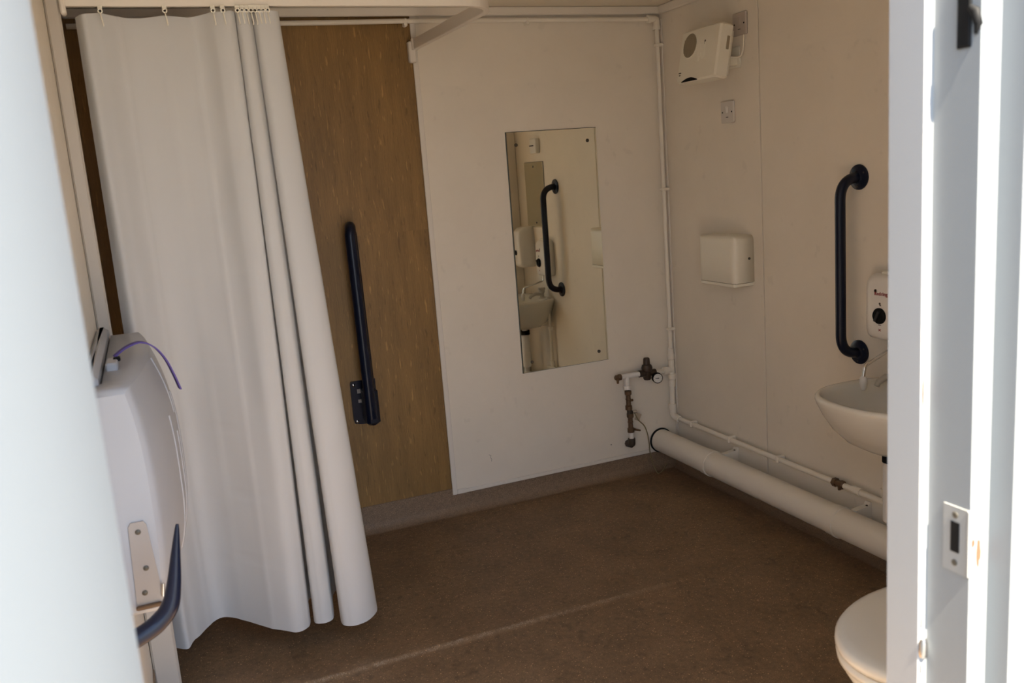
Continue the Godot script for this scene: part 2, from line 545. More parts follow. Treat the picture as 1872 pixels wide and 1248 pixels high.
func doorway() -> void:
	# steel frame: rebated jamb on the latch side, plain jamb on the hinge side, head above
	var fr := struct("trim_6", "steel door frame with a rebated jamb, shade put into its grey tones")
	var inner := PackedVector2Array([Vector2(-1.381, 2.712), Vector2(-1.381, 2.765), Vector2(-1.379, 2.767), Vector2(-1.30, 2.767), Vector2(-1.30, 2.712)])
	put(MB.new().prism(inner, Vector3(0, -0.005, 0), Vector3.RIGHT, Vector3.BACK, Vector3(0, 1.99, 0)), "lining", M.lining, fr)
	var outer := PackedVector2Array([Vector2(-1.30, 2.712), Vector2(-1.30, 2.767), Vector2(-1.3715, 2.767), Vector2(-1.3695, 2.769), Vector2(-1.3695, 2.832), Vector2(-1.3675, 2.834), Vector2(-1.345, 2.834), Vector2(-1.343, 2.836), Vector2(-1.343, 2.868), Vector2(-1.341, 2.870), Vector2(-1.28, 2.870), Vector2(-1.28, 2.712)])
	put(MB.new().prism(outer, Vector3(0, -0.005, 0), Vector3.RIGHT, Vector3.BACK, Vector3(0, 1.99, 0)), "jamb", M.frame, fr)
	put(MB.new().box(Vector3(-2.336, 0.99, 2.790), Vector3(0.048, 1.99, 0.154), 0.003), "jamb", M.frame, fr)
	put(MB.new().box(Vector3(-1.82, 2.000, 2.790), Vector3(1.08, 0.03, 0.154), 0.003), "head", M.frame, fr)
	put(MB.new().box(Vector3(-1.83, -0.002, 2.80), Vector3(0.90, 0.012, 0.14), 0.003), "threshold", M.steel, fr)
	var sp := put(MB.new().prism(PackedVector2Array([Vector2(2.794, 0.925), Vector2(2.831, 0.925), Vector2(2.831, 1.012), Vector2(2.794, 1.012)]), Vector3(-1.3696, 0, 0), Vector3.BACK, Vector3.UP, Vector3(-0.0016, 0, 0)), "strike_plate", M.keep, fr)
	sp.set_meta("label", "steel strike plate on the door jamb")
	put(MB.new().box(Vector3(-1.3715, 0.972, 2.812), Vector3(0.0016, 0.040, 0.013), 0.0005), "latch_hole", M.black, sp)
	for yy in [0.938, 1.001]:
		put(MB.new().lathe([Vector2(0.0042, 0), Vector2(0.0042, 0.0008), Vector2(0.003, 0.0014)], Vector3(-1.3711, yy, 2.812), Vector3(-1, 0, 0), 10), "screw", M.screw, sp)
	put(MB.new().box(Vector3(-1.3705, 0.969, 2.832), Vector3(0.005, 0.087, 0.004), 0.001), "lip", M.keep, sp)
	var kp := put(MB.new().box(Vector3(-1.3708, 1.598, 2.811), Vector3(0.0040, 0.082, 0.019), 0.002), "catch_block", M.black, fr)
	kp.set_meta("label", "black catch block high on the jamb")
	put(MB.new().tube([Vector3(-1.371, 1.600, 2.818), Vector3(-1.370, 1.594, 2.825), Vector3(-1.370, 1.580, 2.829), Vector3(-1.3705, 1.570, 2.826)], [0.0035, 0.006, 0.005, 0.002], 8), "catch_tongue", M.black, kp)
	# rust blooms and chipped paint beside the latch
	var rust := func(o: Vector3, ux: Vector3, n: Vector3, w: float, h: float, sd: int) -> MB:
		rng.seed = sd
		var pg := PackedVector2Array()
		for k in 14:
			var a := TAU * k / 14.0
			var q := rng.randf_range(0.6, 1.0)
			pg.append(Vector2(cos(a) * w * q, sin(a) * h * q))
		return MB.new().prism(pg, o, ux, Vector3.UP, n * 0.0004)
	put(rust.call(Vector3(-1.357, 0.957, 2.8340), Vector3.RIGHT, Vector3.BACK, 0.0045, 0.022, 4), "rust_patch", M.rust, fr)
	put(rust.call(Vector3(-1.3660, 0.970, 2.8340), Vector3.RIGHT, Vector3.BACK, 0.0030, 0.006, 5), "rust_patch", M.rust, fr)
	put(rust.call(Vector3(-1.3786, 1.148, 2.767), Vector3.RIGHT, Vector3.BACK, 0.0014, 0.030, 6), "rust_patch", M.rust, fr)
	put(rust.call(Vector3(-1.3775, 0.835, 2.7671), Vector3.RIGHT, Vector3.BACK, 0.0016, 0.010, 7), "paint_chip", M.rubber, fr)
	put(rust.call(Vector3(-1.3778, 0.770, 2.7671), Vector3.RIGHT, Vector3.BACK, 0.0014, 0.010, 8), "paint_chip", M.rubber, fr)
	put(MB.new().lathe([Vector2(0.0, 0.0), Vector2(0.005, 0.0), Vector2(0.006, 0.006), Vector2(0.006, 0.020), Vector2(0.004, 0.026), Vector2(0, 0.027)], Vector3(-1.3755, 0.788, 2.769), Vector3.UP, 12), "hinge_knuckle", M.steel, fr)

	# the open leaf, hinged on the other jamb and swung outwards
	var d := struct("door_1", "white door leaf standing open, seen from its inner face", Vector3(-2.298, 0, 2.872))
	var a := deg_to_rad(2.0)
	var dir := Vector3(-sin(a), 0, cos(a))
	var out := Vector3(cos(a), 0, sin(a))
	var b := Basis(out, Vector3.UP, dir)
	put(MB.new().box(d.position + dir * 0.46 - out * 0.022 + Vector3(0, 1.0, 0), Vector3(0.044, 1.96, 0.92), 0.004, b), "leaf", M.leaf, d)
	for yy in [0.25, 1.0, 1.75]:
		put(MB.new().lathe([Vector2(0.0, 0.0), Vector2(0.008, 0.002), Vector2(0.008, 0.098), Vector2(0, 0.1)], Vector3(-2.318, yy, 2.882), Vector3.UP, 12), "hinge", M.steel, d)


func changing_station() -> void:
	# folded baby changing unit
	var z0 := 1.765
	var z1 := 0.985
	var yb := 0.650
	var yt := 1.112
	var s := thing("changing_station", "folded white baby changing station mounted on the left wall", "changing table", Vector3(WL, yb, (z0 + z1) / 2))
	put(MB.new().box(Vector3(WL + 0.016, 0.890, 1.340), Vector3(0.030, 0.486, 0.74), 0.010), "back_plate", M.station, s)
	put(MB.new().box(Vector3(WL + 0.033, 0.885, 1.330), Vector3(0.008, 0.43, 0.66), 0.003), "seal", M.station_dark, s)
	var surf := func(u: float, w: float) -> Vector3:   # u from the near end (0) to the far end (1), w from bottom (0) to top (1)
		var bulge := pow(maxf(0.0, sin(PI * clampf(u * 0.86 + 0.02, 0.0, 1.0))), 0.75)
		var p := 0.094 + 0.072 * bulge
		var prof := 1.0 - 0.42 * pow(absf(1.0 - w * 1.0 - 0.52) / 0.52, 3.4) if w < 0.5 else 1.0 - 0.30 * pow((w - 0.5) / 0.5, 2.6)
		var tip := minf(1.0, minf(u, 1.0 - u) / 0.03)
		prof *= 0.86 + 0.14 * sqrt(maxf(0.0, 1.0 - (1.0 - tip) * (1.0 - tip)))
		return Vector3(WL + 0.036 + (p - 0.036) * prof, lerpf(yb, yt, w), lerpf(z0, z1, u))
	var rings := []
	for i in 41:
		var u := i / 40.0
		if i < 4: u = [0.0, 0.006, 0.015, 0.03][i]
		if i > 36: u = [0.97, 0.985, 0.994, 1.0][i - 37]
		var tip := minf(1.0, minf(u, 1.0 - u) / 0.03)
		var inset := 0.012 * (1.0 - sqrt(maxf(0.0, 1.0 - (1.0 - tip) * (1.0 - tip))))
		var ring := PackedVector3Array()
		for k in 29:
			var w := k / 28.0
			w = 0.5 - 0.5 * cos(PI * w)
			var p: Vector3 = surf.call(u, w)
			p.y = lerpf(yb + inset, yt - inset, w)
			ring.append(p)
		var rear := WL + (0.036 if u > 0.04 else 0.004)
		ring.append(Vector3(rear, yt - inset, lerpf(z0, z1, u)))
		ring.append(Vector3(rear, yb + inset, lerpf(z0, z1, u)))
		rings.append(ring)
	var bed := put(MB.new().loft(rings, 0), "bed_shell", M.station, s)
	for q in [[0.44, 0.70, 0.985], [0.30, 0.08, 0.74], [0.52, 0.08, 0.78], [0.40, 0.08, 0.62]]:
		var path := []
		for k in 13:
			path.append(surf.call(q[0], lerpf(q[1], q[2], k / 12.0)) + Vector3(-0.001, 0, 0))
		put(MB.new().tube(path, 0.004, 6), "rib", M.station, bed)
	# latch and strap on top
	var la := put(MB.new().box(Vector3(WL + 0.052, 1.118, 1.52), Vector3(0.024, 0.020, 0.075), 0.003), "latch", M.station, s)
	put(MB.new().box(Vector3(WL + 0.062, 1.1265, 1.50), Vector3(0.014, 0.008, 0.020), 0.001), "latch_slot", M.black, la)
	var sp := [Vector3(-2.345, 1.126, 1.46), Vector3(-2.318, 1.141, 1.445), Vector3(-2.288, 1.146, 1.43), Vector3(-2.262, 1.130, 1.42), Vector3(-2.243, 1.100, 1.41), Vector3(-2.230, 1.062, 1.40), Vector3(-2.219, 1.020, 1.395)]
	var curve := Curve3D.new()
	for i in sp.size():
		var tg: Vector3 = (sp[mini(i + 1, 6)] - sp[maxi(i - 1, 0)]) / 6.0
		curve.add_point(sp[i], -tg, tg)
	var rr := []
	var pts := curve.tessellate_even_length(4, 0.008)
	for i in pts.size():
		var tn := (pts[mini(i + 1, pts.size() - 1)] - pts[maxi(i - 1, 0)]).normalized()
		var wd := Vector3(0.20, 0.0, 0.98).normalized() * (0.010 + 0.002 * i / pts.size())
		var nn := tn.cross(wd).normalized() * 0.0016
		rr.append(PackedVector3Array([pts[i] + wd + nn, pts[i] + wd - nn, pts[i] - wd - nn, pts[i] - wd + nn]))
	put(MB.new().loft(rr, -1), "strap", M.strap, s).set_meta("label", "purple safety strap hanging over the top")
	# hinge plate on the near end
	var hp := put(MB.new().prism(PackedVector2Array([Vector2(-2.362, 0.668), Vector2(-2.316, 0.668), Vector2(-2.312, 0.690), Vector2(-2.322, 0.838), Vector2(-2.327, 0.846), Vector2(-2.350, 0.846), Vector2(-2.355, 0.838)]), Vector3(0, 0, z0), Vector3.RIGHT, Vector3.UP, Vector3(0, 0, 0.0035)), "hinge_plate", M.plate_steel, s)
	for q in [Vector2(-2.339, 0.826), Vector2(-2.335, 0.750), Vector2(-2.344, 0.700)]:
		put(MB.new().lathe([Vector2(0.0055, 0), Vector2(0.0055, 0.001), Vector2(0.003, 0.003), Vector2(0, 0.0032)], Vector3(q.x, q.y, z0 + 0.0035), Vector3.BACK, 10), "screw", M.screw, hp)
	put(MB.new().tube([Vector3(-2.312, 0.686, z0 + 0.006), Vector3(-2.309, 0.712, z0 + 0.006)], 0.0035, 8), "hinge_pin", M.chrome, hp)
	put(MB.new().box(Vector3(-2.340, 0.672, z0 + 0.007), Vector3(0.048, 0.008, 0.010), 0.002), "bracket_foot", M.brass, hp)

	# dark blue rail beside the unit
	var r := thing("wall_rail", "dark blue bent rail in front of the changing station hinge", "grab rail", Vector3(WL, 0.65, 1.88))
	var bend := [Vector3(WL + 0.002, 0.662, 1.905), Vector3(-2.352, 0.674, 1.895), Vector3(-2.323, 0.686, 1.885), Vector3(-2.300, 0.709, 1.878), Vector3(-2.287, 0.750, 1.872), Vector3(-2.276, 0.806, 1.865), Vector3(-2.266, 0.858, 1.860)]
	var rads := [0.0175, 0.0175, 0.0175, 0.0165, 0.0130, 0.0085, 0.0030]
	var path := []
	var rad := []
	for i in 49:
		var w := 6.0 * i / 48.0
		var k := mini(int(w), 5)
		path.append(bend[k].cubic_interpolate(bend[k + 1], bend[maxi(k - 1, 0)], bend[mini(k + 2, 6)], w - k))
		rad.append(lerpf(rads[k], rads[k + 1], w - k))
	put(MB.new().tube(path, rad, 16), "tube", M.blue, r)
	put(MB.new().lathe([Vector2(0.038, 0), Vector2(0.038, 0.004), Vector2(0.030, 0.009), Vector2(0.018, 0.012)], Vector3(WL + 0.0005, 0.662, 1.905), Vector3.RIGHT, 24), "flange", M.blue, r)


func shower() -> void:
	# vertical boxed trunking that carries the rail's wall end
	var tr := thing("pipe_boxing", "tall narrow cream boxing on the left wall beside the curtain", "boxing", Vector3(WL + 0.03, 0, 0.90))
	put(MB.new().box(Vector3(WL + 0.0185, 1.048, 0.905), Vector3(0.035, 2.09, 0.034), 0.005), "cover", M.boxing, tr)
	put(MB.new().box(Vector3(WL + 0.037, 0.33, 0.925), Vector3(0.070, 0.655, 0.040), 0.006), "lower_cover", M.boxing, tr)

	# the curtain rail: from the back wall out, round a bend, and along to the left wall
	var ra := thing("curtain_rail", "white bent shower curtain rail fixed to back and left wall", "curtain rail", Vector3(-1.7, 1.95, 0.5))
	var path := fillet([Vector3(-1.148, 1.980, 0.032), Vector3(-1.138, 1.980, 0.905), Vector3(WL + 0.045, 1.980, 0.918)], 0.15, 14)
	var sec := [Vector2(-0.010, -0.020), Vector2(0.008, -0.020), Vector2(0.010, -0.018), Vector2(0.010, 0.018), Vector2(0.008, 0.020), Vector2(-0.010, 0.020)]
	put(MB.new().sweep(path, sec), "rail", M.trim, ra)
	put(MB.new().box(Vector3(-1.160, 1.952, 0.021), Vector3(0.030, 0.082, 0.026), 0.004), "wall_bracket", M.trim, ra)
	put(MB.new().box(Vector3(-1.149, 1.981, 0.034), Vector3(0.027, 0.046, 0.022), 0.003), "socket", M.trim, ra)
	put(MB.new().box(Vector3(WL + 0.044, 1.976, 0.918), Vector3(0.014, 0.075, 0.034), 0.004), "end_bracket", M.trim, ra)

	# the curtain: broad and flat at the left, gathered into deep folds at the right
	var top := [[-2.332, 0.900], [-2.312, 0.934], [-2.280, 0.918], [-2.200, 0.872], [-2.045, 0.872], [-1.985, 0.918], [-1.950, 0.930], [-1.932, 0.918], [-1.931, 0.904], [-1.929, 0.903], [-1.928, 0.914], [-1.918, 0.930], [-1.898, 0.930], [-1.886, 0.914], [-1.886, 0.903], [-1.883, 0.902], [-1.882, 0.914], [-1.868, 0.932], [-1.832, 0.930], [-1.812, 0.915], [-1.808, 0.885]]
	var bot := [[-2.342, 0.790, 0.092], [-2.300, 0.824, 0.092], [-2.268, 0.782, 0.102], [-2.178, 0.705, 0.112], [-2.030, 0.850, 0.096], [-1.975, 0.893, 0.090], [-1.942, 0.884, 0.090], [-1.926, 0.850, 0.092], [-1.908, 0.720, 0.102], [-1.880, 0.720, 0.102], [-1.916, 0.855, 0.094], [-1.896, 0.884, 0.092], [-1.866, 0.880, 0.092], [-1.850, 0.850, 0.094], [-1.825, 0.720, 0.104], [-1.792, 0.700, 0.108], [-1.838, 0.895, 0.092], [-1.815, 0.938, 0.088], [-1.765, 0.935, 0.088], [-1.720, 0.895, 0.092], [-1.706, 0.830, 0.096]]
	var last := float(top.size() - 1)
	var sh := func(pts: Array, t: float) -> Vector2:
		var k := clampi(int(t), 0, pts.size() - 2)
		var g := func(i: int) -> Vector2:
			var q: Array = pts[clampi(i, 0, pts.size() - 1)]
			return Vector2(q[0], q[1])
		return g.call(k).cubic_interpolate(g.call(k + 1), g.call(k - 1), g.call(k + 2), t - k)
	var cn := noise(1.6, 91, 3)
	var fine := noise(6.0, 92, 2)
	var rows := []
	var nv := 120
	var nu := 340
	var hooks := [-2.269, -2.111, -1.988, -1.962]
	for j in nv + 1:
		var t := j / float(nv)
		var row := PackedVector3Array()
		var back := PackedVector3Array()
		for i in nu + 1:
			var w := last * i / nu
			var a: Vector2 = sh.call(top, w)
			var b: Vector2 = sh.call(bot, w)
			var p := a.lerp(b, pow(t, lerpf(1.2, 2.3, smoothstep(6.0, 7.5, w))))
			p.x = lerpf(a.x, b.x, pow(t, 1.08))
			var hem: float = lerpf(bot[int(w)][2], bot[mini(int(w) + 1, int(last))][2], smoothstep(0.0, 1.0, w - int(w)))
			var y := lerpf(1.946, hem, t)
			if t < 0.12 and w < 6.0:      # the hem dips between the hooks
				var near := 1.0
				for hx in hooks: near = minf(near, absf(a.x - hx) / 0.06)
				y -= 0.008 * near * (1.0 - t / 0.12)
			var flat := clampf((5.4 - w) / 1.2, 0.0, 1.0)
			p.y += flat * 0.012 * cn.get_noise_2d(p.x * 1.6, y * 0.7) + 0.004 * fine.get_noise_2d(p.x * 0.8, y * 0.35)
			# creases left by the packet it came in
			for cy in [0.33, 0.545, 0.765, 0.98, 1.20, 1.42]:
				var d: float = absf(y - cy - 0.004 * sin(p.x * 9.0)) / 0.010
				if d < 1.0: p.y -= 0.0042 * (1.0 - d) * (0.4 + 0.6 * flat)
			for cx in [-2.225, -2.125, -2.045]:
				var d2: float = absf(p.x - cx - 0.03 * (1.0 - t) * 0.0) / 0.010
				if d2 < 1.0: p.y += 0.0034 * (1.0 - d2) * flat
			row.append(Vector3(p.x, y, p.y))
		rows.append(row)
	var cu := thing("shower_curtain", "white shower curtain drawn halfway, gathered into folds at one end", "curtain", Vector3(-2.05, 0.09, 0.85))
	put(MB.new().sheet(rows), "cloth", M.curtain, cu)
	var spots := [[-2.269, 0.0], [-2.111, 0.0], [-1.988, 0.0], [-1.962, 0.3], [-1.924, 0.2], [-1.912, -0.2], [-1.900, 0.1], [-1.888, 0.0], [-1.877, 0.3], [-1.866, -0.1], [-1.855, 0.2], [-1.843, 0.0]]
	var proto: MeshInstance3D = null
	for q in spots:
		if proto == null:
			var mb := MB.new()
			mb.box(Vector3(q[0], 1.9565, 0.922), Vector3(0.012, 0.010, 0.014), 0.001)
			mb.lathe([Vector2(0.0035, 0), Vector2(0.0065, 0), Vector2(0.0065, 0.003), Vector2(0.0035, 0.003), Vector2(0.0035, 0)], Vector3(q[0], 1.9465, 0.931), Vector3.BACK, 12)
			mb.tube(fillet([Vector3(q[0], 1.941, 0.933), Vector3(q[0] + 0.001, 1.928, 0.938), Vector3(q[0] + 0.003, 1.914, 0.936), Vector3(q[0] + 0.003, 1.910, 0.928)], 0.004, 3), 0.0017, 6)
			proto = put(mb, "hook", M.plastic, cu)
		else:
			var o := proto.duplicate()
			o.name = "hook"
			cu.add_child(o, true)
			o.position = Vector3(q[0] + 2.269, 0, 0)


func support_rail() -> void:
	var s := thing("support_rail", "dark blue hinged support rail folded up against the wood-look panel", "grab rail", Vector3(-1.49, 0.47, 0.0))
	# loop of tube standing upright, in a plane square to the wall
	var loop := [Vector3(-1.476, 0.50, 0.040)]
	for k in 13:
		var a := PI * k / 12.0
		loop.append(Vector3(lerpf(-1.484, -1.504, k / 12.0), 1.262 + 0.030 * sin(a), 0.073 - 0.033 * cos(a)))
	loop.append(Vector3(-1.496, 0.52, 0.106))
	put(MB.new().tube(loop, 0.0215, 16), "arm", M.blue, s)
	put(MB.new().box(Vector3(-1.491, 0.88, 0.073), Vector3(0.030, 0.70, 0.040), 0.006), "web", M.blue, s)
	var pl := PackedVector2Array([Vector2(-1.550, 0.500), Vector2(-1.545, 0.482), Vector2(-1.52, 0.476), Vector2(-1.47, 0.474), Vector2(-1.448, 0.480), Vector2(-1.444, 0.50), Vector2(-1.444, 0.66), Vector2(-1.545, 0.66), Vector2(-1.550, 0.65)])
	var p := put(MB.new().prism(pl, Vector3(0, 0, 0.0), Vector3.RIGHT, Vector3.UP, Vector3(0, 0, 0.008)), "mounting_plate", M.blue, s)
	for q in [Vector2(-1.536, 0.645), Vector2(-1.536, 0.490), Vector2(-1.456, 0.488)]:
		put(MB.new().lathe([Vector2(0.007, 0), Vector2(0.007, 0.002), Vector2(0.004, 0.004), Vector2(0, 0.0044)], Vector3(q.x, q.y, 0.008), Vector3.BACK, 12), "screw", M.steel, p)
	for q in [[Vector2(-1.517, 0.617), Vector2(0.014, 0.018)], [Vector2(-1.516, 0.575), Vector2(0.015, 0.014)]]:
		put(MB.new().box(Vector3(q[0].x, q[0].y, 0.0086), Vector3(q[1].x, q[1].y, 0.001), 0.0003), "slot", M.plate_steel, p)
	put(MB.new().box(Vector3(-1.484, 0.560, 0.052), Vector3(0.056, 0.155, 0.086), 0.012), "hinge_housing", M.blue, s)


func wall_mirror() -> void:
	var m := thing("wall_mirror", "large rectangular mirror screwed to the cream back wall", "mirror", Vector3(-0.5655, 0.578, 0.0))
	put(MB.new().box(Vector3(-0.5655, 1.0985, 0.0095), Vector3(0.432, 1.046, 0.003), 0.0005), "backing", M.mirror_edge, m)
	put(MB.new().box(Vector3(-0.5655, 1.0985, 0.0135), Vector3(0.427, 1.041, 0.005), 0.0008), "glass", M.mirror, m)
	for q in [Vector2(-0.737, 1.566), Vector2(-0.397, 1.566), Vector2(-0.400, 0.622), Vector2(-0.735, 0.622)]:
		put(MB.new().lathe([Vector2(0.0075, 0), Vector2(0.0075, 0.002), Vector2(0.005, 0.005), Vector2(0, 0.0055)], Vector3(q.x, q.y, 0.016), Vector3.BACK, 14), "screw", M.screw, m)


func pipework() -> void:
	# cold feed: along the top of the back wall, down the corner
	var p := thing("water_pipe", "thin white pipe along the back wall and down the corner", "pipe", Vector3(-0.03, 0.25, 0.03))
	put(MB.new().tube([Vector3(WL + 0.01, 2.062, 0.030), Vector3(-1.5, 2.066, 0.030), Vector3(-1.1, 2.070, 0.030), Vector3(-0.055, 2.068, 0.030)], 0.0095, 12), "pipe_run", M.pipe, p)
	put(MB.new().tube([Vector3(-0.030, 2.045, 0.032), Vector3(-0.028, 0.57, 0.032)], 0.0095, 12), "riser", M.pipe, p)
	put(MB.new().tube(fillet([Vector3(-0.070, 2.068, 0.031), Vector3(-0.030, 2.068, 0.031), Vector3(-0.030, 2.028, 0.031)], 0.014, 5), 0.0145, 12), "elbow", M.pipe, p)
	for q in [Vector3(-0.068, 2.068, 0.031), Vector3(-0.030, 2.030, 0.031)]:
		put(MB.new().lathe([Vector2(0.0175, -0.008), Vector2(0.0175, 0.008)], q, Vector3.RIGHT if q.y > 2.05 else Vector3.UP, 12), "collar", M.pipe, p)
	for x in [-1.178, -0.653, -1.75]:
		put(MB.new().box(Vector3(x, 2.064, 0.022), Vector3(0.014, 0.030, 0.034), 0.003), "pipe_clip", M.pipe, p)
	for y in [1.957, 1.326, 0.677]:
		put(MB.new().box(Vector3(-0.024, y, 0.031), Vector3(0.036, 0.014, 0.028), 0.003), "pipe_clip", M.pipe, p)
	var tee := MB.new()
	tee.lathe([Vector2(0.0165, 0.40), Vector2(0.0165, 0.425), Vector2(0.0145, 0.428), Vector2(0.0145, 0.435), Vector2(0.018, 0.437), Vector2(0.018, 0.46), Vector2(0.0150, 0.464), Vector2(0.0150, 0.53), Vector2(0.0175, 0.533), Vector2(0.0175, 0.556), Vector2(0.0145, 0.560), Vector2(0.0145, 0.582), Vector2(0.010, 0.586)], Vector3(-0.030, 0, 0.034), Vector3.UP, 16)
	tee.lathe([Vector2(0.0150, 0.0), Vector2(0.0150, 0.022), Vector2(0.0180, 0.024), Vector2(0.0180, 0.046), Vector2(0.012, 0.050)], Vector3(-0.030, 0.482, 0.036), Vector3.LEFT, 16)
	put(tee, "tee", M.pipe, p)
	put(MB.new().tube([Vector3(-0.031, 0.41, 0.034), Vector3(-0.034, 0.30, 0.036)], 0.0125, 12), "lower_riser", M.pipe, p)
	put(MB.new().lathe([Vector2(0.018, -0.012), Vector2(0.018, 0.012)], Vector3(-0.034, 0.304, 0.036), Vector3.UP, 14), "collar", M.pipe, p)
	put(MB.new().tube(fillet([Vector3(-0.034, 0.300, 0.036), Vector3(-0.034, 0.256, 0.038), Vector3(-0.030, 0.250, 0.085)], 0.026, 6), 0.0160, 14), "elbow", M.pipe, p)

	# low run along the right wall to the basin
	var q := thing("supply_pipe", "thin white pipe running low along the right wall", "pipe", Vector3(-0.028, 0.25, 0.7))
	put(MB.new().tube([Vector3(-0.029, 0.250, 0.085), Vector3(-0.029, 0.248, 1.42)], 0.0105, 12), "pipe_run", M.pipe, q)
	for z in [0.19, 0.48, 0.80]:
		put(MB.new().box(Vector3(-0.022, 0.250, z), Vector3(0.042, 0.030, 0.016), 0.004), "pipe_clip", M.pipe, q)
	put(MB.new().lathe([Vector2(0.012, -0.030), Vector2(0.017, -0.026), Vector2(0.017, -0.010), Vector2(0.013, -0.008), Vector2(0.013, 0.006), Vector2(0.016, 0.008), Vector2(0.016, 0.024), Vector2(0.012, 0.028)], Vector3(-0.029, 0.249, 1.135), Vector3.BACK, 6, -1), "brass_fitting", M.brass, q)
	put(MB.new().tube([Vector3(-0.029, 0.25, 1.135), Vector3(-0.040, 0.232, 1.150)], 0.006, 8), "brass_lever", M.brass, q)
	put(MB.new().lathe([Vector2(0.0145, -0.02), Vector2(0.0145, 0.02)], Vector3(-0.029, 0.249, 1.225), Vector3.BACK, 12), "collar", M.pipe, q)
	put(MB.new().tube(fillet([Vector3(-0.029, 0.248, 1.30), Vector3(-0.029, 0.248, 1.355), Vector3(-0.029, 0.64, 1.355)], 0.02, 5), 0.0095, 12), "basin_riser", M.pipe, q)
	for y in [0.285, 0.50]:
		put(MB.new().lathe([Vector2(0.0150, -0.012), Vector2(0.0150, 0.012)], Vector3(-0.029, y, 1.355), Vector3.UP, 12), "collar", M.pipe, q)

	# pressure valve with its gauge, isolating valves and drain cock
	var v := thing("pressure_valve", "dark pressure valve with round gauge and brass valves near the corner", "valve", Vector3(-0.2, 0.14, 0.05))
	put(MB.new().tube([Vector3(-0.078, 0.482, 0.040), Vector3(-0.140, 0.486, 0.045)], 0.0105, 12), "pipe", M.pipe, v)
	var reg := MB.new()
	reg.lathe([Vector2(0.015, -0.036), Vector2(0.019, -0.030), Vector2(0.019, 0.004), Vector2(0.024, 0.008), Vector2(0.026, 0.022), Vector2(0.022, 0.034), Vector2(0.016, 0.038), Vector2(0.015, 0.064), Vector2(0.012, 0.068)], Vector3(-0.172, 0.494, 0.048), Vector3.UP, 18)
	reg.tube([Vector3(-0.128, 0.487, 0.046), Vector3(-0.216, 0.492, 0.049)], 0.0165, 12)
	put(reg, "valve_body", M.brass_dark, v)
	var ga := put(MB.new().lathe([Vector2(0.010, -0.030), Vector2(0.010, -0.008), Vector2(0.0245, -0.008), Vector2(0.0245, 0.010), Vector2(0.0215, 0.012), Vector2(0.0215, 0.0105)], Vector3(-0.148, 0.472, 0.096), Vector3(-0.25, 0.0, 1.0), 28), "gauge", M.black, v)
	var gax := Vector3(-0.25, 0.0, 1.0).normalized()
	var gx := Vector3.UP.cross(gax).normalized()
	var gc := Vector3(-0.148, 0.472, 0.096)
	put(MB.new().lathe([Vector2(0.0210, 0.0100), Vector2(0.0210, 0.0112), Vector2(0.0, 0.0113)], gc, gax, 28), "dial", M.gauge_face, ga)
	var nd := MB.new()
	nd.prism(PackedVector2Array([Vector2(-0.012, -0.0012), Vector2(0.006, -0.0022), Vector2(0.006, 0.0022), Vector2(-0.012, 0.0012)]), gc + gax * 0.0116, gx, Vector3.UP, gax * 0.0008)
	for k in 9:
		var a := deg_to_rad(-45.0 + 270.0 * k / 8.0)
		nd.box(gc + gax * 0.0116 + (gx * cos(a) + Vector3.UP * sin(a)) * 0.0165, Vector3(0.0014, 0.0014, 0.0005), 0.0002, Basis(gx, Vector3.UP, gax))
	put(nd, "needle", M.black, ga)
	var wt := MB.new()
	wt.tube([Vector3(-0.216, 0.492, 0.049), Vector3(-0.312, 0.493, 0.050)], 0.0125, 12)
	wt.tube([Vector3(-0.283, 0.492, 0.050), Vector3(-0.283, 0.440, 0.050)], 0.0125, 12)
	wt.lathe([Vector2(0.0175, 0.430), Vector2(0.0175, 0.446), Vector2(0.0135, 0.449)], Vector3(-0.283, 0, 0.050), Vector3.UP, 14)
	put(wt, "tee_piece", M.white, v)
	var cock := MB.new()
	cock.lathe([Vector2(0.010, 0), Vector2(0.0155, 0.004), Vector2(0.0155, 0.014), Vector2(0.012, 0.020), Vector2(0.013, 0.028), Vector2(0.008, 0.034)], Vector3(-0.310, 0.493, 0.050), Vector3.LEFT, 8, -1)
	cock.tube([Vector3(-0.330, 0.492, 0.052), Vector3(-0.333, 0.466, 0.056)], [0.008, 0.005], 8)
	put(cock, "drain_cock", M.brass, v)
	for q2 in [[0.422, 0.332], [0.312, 0.222]]:
		var bv := MB.new()
		var hi: float = q2[0]
		var lo: float = q2[1]
		var xx := -0.2795 if hi > 0.4 else -0.2745
		bv.lathe([Vector2(0.0165, lo), Vector2(0.0165, lo + 0.018), Vector2(0.012, lo + 0.022), Vector2(0.0115, lo + 0.045), Vector2(0.014, lo + 0.05), Vector2(0.0115, lo + 0.055), Vector2(0.0115, hi - 0.022), Vector2(0.0165, hi - 0.016), Vector2(0.0165, hi)], Vector3(xx, 0, 0.050), Vector3.UP, 8, -1)
		if hi > 0.4:
			bv.lathe([Vector2(0.006, 0), Vector2(0.006, 0.014)], Vector3(xx + 0.008, 0.375, 0.052), Vector3.RIGHT, 8)
		else:
			bv.tube([Vector3(xx + 0.01, 0.236, 0.054), Vector3(xx + 0.046, 0.224, 0.058)], [0.006, 0.004], 8)
		put(bv, "isolating_valve", M.brass, v)
	put(MB.new().lathe([Vector2(0.0115, 0.308), Vector2(0.0115, 0.336)], Vector3(-0.277, 0, 0.050), Vector3.UP, 12), "joint", M.brass_dark, v)
	put(MB.new().lathe([Vector2(0.0085, 0), Vector2(0.0085, 0.022)], Vector3(-0.270, 0.322, 0.062), Vector3.RIGHT, 10), "union", M.chrome, v)
	put(MB.new().box(Vector3(-0.236, 0.290, 0.056), Vector3(0.026, 0.034, 0.002), 0.0005, Basis(Vector3(0, 0, 1), -0.5)), "paper_tag", M.tag, v)
